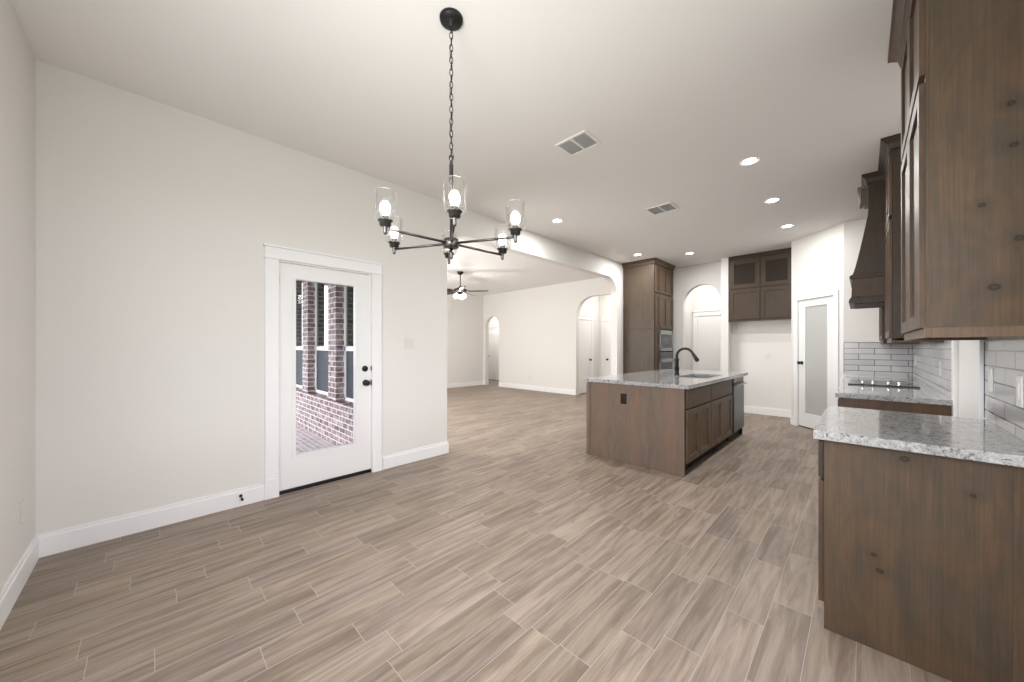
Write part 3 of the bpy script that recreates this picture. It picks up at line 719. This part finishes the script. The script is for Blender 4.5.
# ------------------------------------------------------------------ refrigerator recess cabinet
fx0, fx1, fy = -1.862, -.843, 7.945
fg = thing('refrigerator_recess_cabinet', 'wall cabinet with two glass and two solid doors above the empty refrigerator recess', 'cabinet', ((fx0 + fx1) / 2, (fy + YF) / 2, 1.80))
MB().box(fx0, fx1, fy, YF - .002, 1.80, H - .002).build('cabinet_body', 'woodmid', fg)
frF = (V3((0, fy, 0)), Zx, -Yx)
for a, bb in ((fx0 + .022, -1.352), (-1.336, fx1 - .020)):
    add_door(fg, frF, a, bb, 1.825, 2.385, 'woodmid', .06); add_door(fg, frF, a, bb, 2.415, 2.955, 'woodmid', .075, glass=True)
MB().box(fx0, fx1, fy - .02, fy, 2.975, H - .002, .003).build('top_rail', 'wooddark', fg); MB().box(fx0, fx1, fy - .024, fy, 1.785, 1.815, .003).build('light_rail', 'wooddark', fg)
outlet('wall_outlet', 'white outlet in the refrigerator recess below the wall cabinet', (V3((0, YF, 0)), Zx, -Yx), -1.30, 1.14)

# ------------------------------------------------------------------ near counter run
NY0, NY1, NX = 2.163, 3.02, -.124
nb = thing('near_base_cabinet', 'stained alder base cabinet with knotty end panel at lower right', 'cabinet', ((NX + XR) / 2, (NY0 + NY1) / 2, 0))
MB().box(NX + .001, XR - .003, NY0 + .021, NY1, .10, .874).build('cabinet_body', 'wooddark', nb)  # darker body colour stands in for shade in the door gaps
MB().box(NX, XR - .002, NY0, NY0 + .020, .0015, .874, .001).build('end_panel', 'woodend', nb)
MB().box(.385, XR - .001, NY0 - .003, NY0 + .018, .0015, .874, .001).build('scribe_strip', 'woodend', nb)
MB().box(NX + .07, XR - .003, NY0 + .021, NY1 - .02, .0015, .099).build('toe_kick', 'kick_shade', nb)
frN = (V3((NX, 0, 0)), Yx, -Zx)
add_drawer(nb, frN, NY0 + .012, NY1 - .005, .690, .855, 'wooddark')
add_door(nb, frN, NY0 + .012, 2.588, .115, .672, 'wood'); add_door(nb, frN, 2.594, NY1 - .005, .115, .672, 'wood')
tag(MB().box(-.158, XR - .001, 2.100, 3.042, .8755, .915, .005).build('near_countertop', 'granite'), 'speckled pale granite worktop nearest the camera at right', 'countertop')
# tile panels with dark metal edge
def splash(name, label, boxes, edges):
    r = thing(name, label, 'backsplash', (boxes[0][0], boxes[0][2], .916))
    b = MB()
    for q in boxes: b.box(*q, .916, q_top)
    b.build('tile_field', 'tile', r)
    for q in edges: MB().box(*q).build('metal_edge', 'tiletrim', r)
    return r
q_top = 1.322
splash('tile_backsplash', 'grey stacked tile backsplash behind the nearest worktop, with two outlets', [(XR - .009, XR - .001, 2.02, 3.085)], [(XR - .011, XR - .001, 3.086, 3.090, .916, q_top)])
q_top = 1.350
splash('tile_backsplash', 'grey stacked tile backsplash wrapping the corner behind the cooktop', [(XR - .009, XR - .001, 4.03, 6.850), (-.180, XR - .001, 6.851, 6.859)],
       [(XR - .011, XR - .001, 4.024, 4.030, .916, q_top), (-.185, -.180, 6.849, 6.859, .916, q_top), (-.185, XR - .009, 6.849, 6.859, q_top, q_top + .004), (XR - .012, XR - .009, 6.847, 6.851, .916, q_top)])
frR = (V3((XR - .009, 0, 0)), Yx, -Zx)
outlet('wall_outlet', 'white outlet on near backsplash, farther of its two plates', frR, 2.945, 1.125, kind='outlet')
outlet('light_switch', 'white switch plate on near backsplash at the right picture edge', frR, 2.485, 1.110, kind='light switch', h=.125)
outlet('wall_outlet', 'white outlet on far backsplash right of the cooktop', frR, 4.53, 1.115)
outlet('wall_outlet', 'white outlet on far backsplash close to the tiled corner', frR, 6.42, 1.13)
# near wall cabinet
UZ = 1.3265
un = thing('near_wall_cabinet', 'tall stained alder wall cabinet nearest the camera with knotty end panel', 'cabinet', ((.18 + XR) / 2, 2.6, UZ))
MB().box(.184, XR - .002, NY0 + .006, 3.10, UZ + .022, 2.95).build('cabinet_body', 'wood', un)
MB().box(.190, XR - .003, NY0, NY0 + .006, UZ + .04, 2.95, .001).build('end_panel', 'woodend', un)
b = MB(); b.box(.176, .196, NY0 - .004, 3.104, UZ, UZ + .040, .003); b.box(.196, XR - .003, NY0 - .004, NY0 + .018, UZ, UZ + .040, .003); b.box(.196, XR - .003, 3.08, 3.102, UZ, UZ + .040, .003); b.build('light_rail', 'woodtan', un)
MB().box(.180, .190, NY0 - .001, NY0 + .030, UZ + .04, 2.95, .001).build('face_stile', 'woodend', un)
frU = (V3((.184, 0, 0)), Yx, -Zx)
for z0, z1, m in ((1.366, 2.348, 'wood'), (2.380, 2.935, 'wood')):
    add_door(un, frU, NY0 + .006, 2.628, z0, z1, m, .062); add_door(un, frU, 2.634, 3.095, z0, z1, m, .062)
b = MB(); crown(b, .184, XR - .003, NY0, 3.10, 2.925, H - .002, .072, left=1, front=1, back=1); b.build('crown_moulding', 'wood', un)

# ------------------------------------------------------------------ far counter run
fb = thing('far_base_cabinet', 'stained alder base cabinet run under the cooktop along right wall', 'cabinet', ((NX + XR) / 2, 5.4, 0))
FY0 = 4.0
MB().box(NX + .001, XR - .003, FY0 + .021, 6.855, .10, .874).build('cabinet_body', 'wooddark', fb)  # gap shade between the fronts is put into the body colour
MB().box(NX - .012, XR - .002, FY0, FY0 + .020, .0015, .874, .001).build('end_panel', 'wood', fb)
MB().box(NX + .07, XR - .003, FY0 + .021, 6.855, .0015, .099).build('toe_kick', 'kick_shade', fb)
for a, bb in ((4.03, 4.86), (4.87, 5.77), (5.78, 6.82)):
    add_drawer(fb, frN, a, bb - .006, .690, .855, 'wooddark'); mid = (a + bb) / 2
    add_door(fb, frN, a, mid - .003, .115, .672, 'wood'); add_door(fb, frN, mid, bb - .006, .115, .672, 'wood')
tag(MB().box(-.158, XR - .001, 3.955, 6.858, .8755, .915, .005).build('far_countertop', 'granite'), 'speckled pale granite worktop under the cooktop and range hood', 'countertop')
ck = thing('cooktop', 'black glass cooktop with four chrome knobs on the far worktop', 'cooktop', (.137, 5.26, .915))
MB().box(-.095, .370, 4.88, 5.66, .9155, .926, .003).build('glass_top', 'blackglass', ck)
b = MB(); b.box(-.10, .375, 4.872, 4.880, .9155, .928, .001); b.build('front_trim', 'black', ck)
for x in (.005, .077, .180, .250):
    MB().lathe((x, 4.935, .9265), [(.017, 0), (.017, .004), (.012, .006), (.0145, .02), (.0155, .03), (.012, .034)], 20).build('knob', 'chrome', ck)
for x, y, r in ((.02, 5.16, .08), (.26, 5.16, .1), (.02, 5.48, .1), (.26, 5.48, .08)):
    MB().lathe((x, y, .9262), [(r, 0), (r, .0006), (r - .006, .0006), (r - .006, 0)], 32, cap=False).build('burner_ring', 'gunmetal', ck)
def upper(name, label, y0, y1, zb, group=None, crn=True, f=1):
    r = thing(name, label, 'cabinet', ((.18 + XR) / 2, (y0 + y1) / 2, zb))
    MB().box(.184, XR - .002, y0, y1, zb + .02, 2.95).build('cabinet_body', 'wooddark', r)  # dark body colour paints the shade between the doors
    b = MB(); b.box(.176, .196, y0, y1, zb, zb + .040, .003); b.box(.196, XR - .003, y0, y0 + .02, zb, zb + .04, .003); b.build('light_rail', 'wood', r)
    fr = (V3((.184, 0, 0)), Yx, -Zx); mid = (y0 + y1) / 2
    for z0, z1 in ((zb + .045, 2.375), (2.405, 2.935)):
        add_door(r, fr, y0 + .006, mid - .003, z0, z1); add_door(r, fr, mid + .003, y1 - .006, z0, z1)
    if crn:
        b = MB(); crown(b, .184, XR - .003, y0, y1, 2.945, H - .002, .072, left=1, front=f); b.build('crown_moulding', 'wooddark', r)
    return r
upper('far_wall_cabinet', 'stained alder wall cabinet on the near side of the range hood', 4.39, 5.125, UZ)
upper('far_wall_cabinet', 'stained alder wall cabinet beyond the range hood in the corner', 5.96, 6.85, UZ, f=0)
hd = thing('range_hood', 'tapered dark stained alder range hood over the cooktop', 'range hood', (.18, 5.54, 1.75))
HY0, HY1 = 5.135, 5.95; XW = XR - .002
MB().loft([(1.80, -.080, XW, HY0, HY1), (2.005, -.072, XW, HY0, HY1)]).build('lower_band', 'woodmid', hd)
MB().loft([(1.750, -.098, XW, HY0 - .004, HY1 + .004), (1.765, -.100, XW, HY0 - .004, HY1 + .004), (1.79, -.094, XW, HY0 - .003, HY1 + .003), (1.815, -.078, XW, HY0, HY1)]).build('bottom_moulding', 'wooddark', hd)
MB().loft([(1.995, -.080, XW, HY0, HY1), (2.01, -.094, XW, HY0 - .004, HY1 + .004), (2.03, -.094, XW, HY0 - .004, HY1 + .004), (2.045, -.072, XW, HY0, HY1)]).build('upper_moulding', 'wooddark', hd)
lv = []
for k in range(9):
    t = k / 8; lv.append((2.04 + .61 * t, -.070 + .114 * (t ** .85), XW, HY0 + .0 * t, HY1 - .0 * t))
MB().loft(lv + [(2.955, .046, XW, HY0, HY1)]).build('tapered_chimney', 'wooddark', hd)
b = MB(); b.box(-.06, .40, HY0 + .08, HY1 - .08, 1.742, 1.7495); b.build('filter_grille', 'kick_shade', hd)
b = MB(); crown(b, .046, XW, HY0, HY1, 2.945, H - .002, .05, left=1, front=1); b.build('crown_moulding', 'wooddark', hd)
for y in (HY0 + .01,):
    b = MB(); b.loft([(2.735, .020, .045, y + .005, y + .105), (2.76, -.005, .045, y, y + .11), (2.925, -.022, .045, y, y + .11)])
    for q in range(4):
        b.tube([(-.006 - .0035, y + .014 + q * .027, 2.745), (-.010 - .013, y + .014 + q * .027, 2.92)], .008, 8)
    for q in range(3): b.tube([(.0 + q * .015 - .004, y - .002, 2.748), (-.012 + q * .02, y - .002, 2.92)], .006, 8)
    b.box(-.034, .045, y - .008, y + .118, 2.92, 2.945, .003)
    b.build('fluted_corbel', 'woodgrey', hd)

# ------------------------------------------------------------------ switches, outlets, door stop
frL = (V3((XL, 0, 0)), Yx, Zx)
outlet('light_switch', 'white two gang light switch on the wall right of the patio door', frL, 2.022, 1.330, mat='plate_wall', w=.118, h=.116, kind='light switch')
outlet('wall_outlet', 'white outlet on the back wall at the far left edge', (V3((0, YB, 0)), Zx, Yx), -3.29, .385, 'plate_wall')
outlet('wall_outlet', 'small white outlet low on the living room far wall', (V3((0, YV, 0)), Zx, -Yx), -7.10, .36, 'plate_wall')
b = MB(); b.tube([(XL + .016, .505, .085), (XL + .085, .505, .075)], .005, 8); b.lathe((XL + .016, .505, .085), [(.012, 0), (.012, .006), (.006, .010)], 14, (1, 0, 0)); b.lathe((XL + .075, .505, .0765), [(.009, 0), (.010, .016), (.006, .02)], 14, (1, 0, -.1))
tag(b.build('door_stop', 'black'), 'small black door stop on the baseboard left of the patio door', 'door stop')

# ------------------------------------------------------------------ ceiling fixtures
def vent(x0, x1, y0, y1, label):
    r = thing('ceiling_vent', label, 'vent', ((x0 + x1) / 2, (y0 + y1) / 2, H - .02))
    m = .020; b = MB()
    for a in ((x0 - m, x0, y0 - m, y1 + m), (x1, x1 + m, y0 - m, y1 + m), (x0, x1, y0 - m, y0), (x0, x1, y1, y1 + m), ((x0 + x1) / 2 - .009, (x0 + x1) / 2 + .009, y0, y1)):
        b.box(a[0], a[1], a[2], a[3], H - .012, H - .0005, .003)
    b.build('vent_frame', 'ceil', r)
    MB().box(x0, x1, y0, y1, H - .003, H - .0008).build('duct_opening', 'darkvoid', r)
    b = MB(); n = 11
    for i in range(n):
        y = y0 + (i + .5) * (y1 - y0) / n; dy = (y1 - y0) / n * .42
        b.hexa([(x0, y - dy, H - .011), (x1, y - dy, H - .011), (x1, y + dy * .9, H - .0045), (x0, y + dy * .9, H - .0045), (x0, y - dy, H - .0095), (x1, y - dy, H - .0095), (x1, y + dy * .9, H - .0030), (x0, y + dy * .9, H - .0030)])
    b.build('louvers', 'louver', r)
vent(-1.885, -1.615, 2.48, 2.695, 'white ceiling vent nearer the chandelier')
vent(-1.95, -1.67, 4.43, 4.68, 'white ceiling vent farther away, above the island')
def can(x, y, label):
    r = thing('recessed_light', label, 'ceiling light', (x, y, H - .02), 'recessed kitchen lights')
    MB().lathe((x, y, H - .006), [(.076, 0), (.080, .003), (.080, .0055), (.053, .0055), (.053, .001), (.057, 0)], 32, cap=False).build('trim_ring', 'trim', r)
    MB().lathe((x, y, H - .004), [(.054, 0), (.054, .003), ], 32).build('lens', 'lens', r)
    l = area('recessed_lamp', (0, 0, 0), (0, 0, 0), .12, .12, 15, (1.0, 0.995, 0.985), 'DISK')
    l.parent = r; l.location = (0, 0, .008)
for x, y, lab in ((-.757, 3.97, 'recessed light of the right row, nearest the camera'), (-.765, 5.225, 'middle recessed light of the right row of three'), (-.775, 6.487, 'recessed light of the right row, farthest, above pantry door'),
                  (-3.02, 3.962, 'recessed light at left beside the living room header'), (-3.045, 6.496, 'recessed light in front of the tall oven cabinet'), (-2.30, 7.08, 'recessed light in front of the kitchen arch')):
    can(x, y, lab)

# ------------------------------------------------------------------ chandelier
def cw(l, d): return V3((l * XDl + d * XDd, l * YDl + d * YDd, 0))
hub = cw(-.325, 1.90); HXY = (hub.x, hub.y); AZ = 1.844
ch = thing('chandelier', 'six arm dark metal chandelier with clear glass shades hanging by a chain', 'chandelier', (hub.x, hub.y, AZ))
MB().lathe((hub.x, hub.y, H - .001), [(.062, 0), (.062, -.006), (.058, -.018), (.040, -.024), (.012, -.028), (.010, -.045), (.001, -.046)], 32).build('canopy', 'black', ch)
b = MB(); z = H - .045; k = 0; zend = 2.315
nl = 21; step = (z - zend) / nl
for k in range(nl):
    zc = z - (k + .5) * step; hh = step * .62; ww = .0085; pl = []
    for i in range(14):
        a = 2 * PI * i / 14; dx = ww * math.cos(a); dz = hh * math.sin(a)
        ang = (YAW if k % 2 else YAW + PI / 2) + .35
        pl.append((hub.x + dx * math.cos(ang), hub.y + dx * math.sin(ang), zc + dz))
    b.tube(pl, .0022, 6, closed=True)
b.build('chain', 'black', ch)
b = MB(); pts = []
for i in range(60):
    t = i / 59; a = t * 22; r_ = .007 + (.012 if t > .93 else 0)
    pts.append((hub.x + r_ * math.cos(a), hub.y + r_ * math.sin(a), z - (z - 2.27) * t))
b.tube(pts, .0016, 6).build('power_cord', 'black', ch)
MB().lathe((hub.x, hub.y, AZ + .02), [(.0075, 0), (.0075, .30), (.011, .305), (.011, .40), (.008, .405), (.008, .425), (.013, .43), (.013, .445), (.005, .455), (.001, .456)], 18).build('stem', 'gunmetal', ch)
MB().lathe((hub.x, hub.y, AZ - .026), [(.030, 0), (.040, .004), (.040, .046), (.030, .052), (.014, .056)], 28).build('hub', 'gunmetal', ch)
MB().lathe((hub.x, hub.y, AZ - .085), [(.001, 0), (.007, .004), (.009, .012), (.006, .02), (.012, .028), (.012, .036), (.006, .042), (.010, .06)], 18).build('finial', 'gunmetal', ch)
shade_meshes = []
for k in range(6):
    a = math.radians(-18 + 60 * k); e = cw(-.325 + .36 * math.cos(a), 1.90 + .36 * math.sin(a)); s0 = hub + (e - hub) * .10
    q = (e - hub).normalized()
    b = MB(); b.tube([(s0.x, s0.y, AZ), (e.x, e.y, AZ)], .0065, 12)
    b.lathe((e.x, e.y, AZ - .030), [(.001, 0), (.006, .003), (.009, .012), (.009, .036), (.011, .040)], 16)
    ar = b.build('arm', 'gunmetal', ch)
    MB().lathe((e.x, e.y, AZ + .008), [(.010, 0), (.025, .004), (.026, .024), (.034, .026), (.034, .030), (.014, .031), (.014, .050), (.011, .052)], 24).build('socket', 'gunmetal', ar)
    MB().lathe((e.x, e.y, AZ + .039), [(.016, 0.0), (.0485, .001), (.0505, .004), (.0505, .130), (.0485, .130), (.0485, .006), (.016, .004)], 32, cap=False).build('glass_shade', 'shade', ar)
    MB().lathe((e.x, e.y, AZ + .060), [(.010, 0), (.013, .004), (.021, .020), (.024, .036), (.022, .050), (.013, .064), (.001, .070)], 18).build('bulb', 'bulb', ar)
    l = bpy.data.lights.new('bulb_lamp', 'POINT'); l.energy = 0.6; l.shadow_soft_size = .03; l.color = (1, .95, .88)
    lo = bpy.data.objects.new('bulb_lamp', l); col.objects.link(lo); lo.parent = ch; lo.location = (e.x - hub.x, e.y - hub.y, .16)

# ------------------------------------------------------------------ ceiling fan
fxy = V3((-6.70, 5.07, 0)); FZ = 2.60
fn = thing('ceiling_fan', 'dark ceiling fan with lit glass globes in the living room', 'ceiling fan', (fxy.x, fxy.y, FZ))
MB().lathe((fxy.x, fxy.y, H - .001), [(.075, 0), (.075, -.015), (.045, -.06), (.02, -.07), (.001, -.071)], 28).build('canopy', 'bronze', fn)
MB().lathe((fxy.x, fxy.y, FZ + .10), [(.012, 0), (.012, .30)], 14).build('downrod', 'bronze', fn)
MB().lathe((fxy.x, fxy.y, FZ - .035), [(.05, 0), (.09, .01), (.14, .025), (.16, .05), (.15, .075), (.09, .10), (.04, .125), (.018, .15)], 32).build('motor_housing', 'bronze', fn)
for k in range(5):
    a = YAW + math.radians(-4 + 72 * k); u = V3((math.cos(a), math.sin(a), 0)); w = V3((-u.y, u.x, 0)); b = MB()
    def BP(r, s_, z): return fxy + u * r + w * s_ + V3((0, 0, FZ - .005 + z + s_ * .32))
    outline = [(.21, -.055), (.30, -.065), (.55, -.070), (.64, -.060), (.665, -.03), (.665, .03), (.64, .060), (.55, .070), (.30, .065), (.21, .055)]
    T = [b.bm.verts.new(BP(r, s_, .005)) for r, s_ in outline]; L = [b.bm.verts.new(BP(r, s_, -.003)) for r, s_ in outline]
    b.bm.faces.new(T); b.bm.faces.new(L[::-1])
    for i in range(len(outline)): b.bm.faces.new((T[i], L[i], L[(i + 1) % len(outline)], T[(i + 1) % len(outline)]))
    bl = b.build('blade', 'bronze', fn)
    MB().tube([fxy + u * .12 + V3((0, 0, FZ + .0)), fxy + u * .24 + V3((0, 0, FZ + .002))], .012, 8).build('blade_bracket', 'bronze', bl)
MB().lathe((fxy.x, fxy.y, FZ - .105), [(.02, 0), (.05, .01), (.06, .03), (.055, .07)], 24).build('light_fitter', 'bronze', fn)
for k in range(3):
    a = YAW + math.radians(-90 + 120 * k + 60); p = fxy + V3((math.cos(a), math.sin(a), 0)) * .10 + V3((0, 0, FZ - .175))
    MB().lathe(p, [(.001, -.005), (.030, 0), (.052, .02), (.060, .05), (.052, .085), (.030, .105), (.022, .115)], 24).build('glass_globe', 'globe', fn)
l = bpy.data.lights.new('fan_lamp', 'POINT'); l.energy = 30; l.shadow_soft_size = .10; l.color = (1, .95, .88)
lo = bpy.data.objects.new('fan_lamp', l); col.objects.link(lo); lo.parent = fn; lo.location = (0, 0, -.26)

# unseen lamps added to brighten the halls behind the arches
def hall_fill(x, y, label, e=14):
    r = thing('hall_fill', label, 'ceiling light', (x, y, H - .02))
    MB().lathe((x, y, H - .006), [(.088, 0), (.092, .003), (.092, .0055), (.066, .0055), (.066, .001), (.070, 0)], 24, cap=False).build('trim_ring', 'trim', r)
    MB().lathe((x, y, H - .004), [(.067, 0), (.067, .003)], 24).build('lens', 'lens', r)
    l = area('hall_fill_lamp', (0, 0, 0), (0, 0, 0), .12, .12, e, (1, .97, .93), 'DISK'); l.parent = r; l.location = (0, 0, .008)
hall_fill(-9.75, 8.70, 'unseen fill light added in the hall behind the small arch', 22)
hall_fill(-4.60, 8.65, 'unseen fill light added in the hall behind the wide opening', 18)
hall_fill(-2.35, 8.80, 'unseen fill light added in the hall behind the kitchen arch', 14)
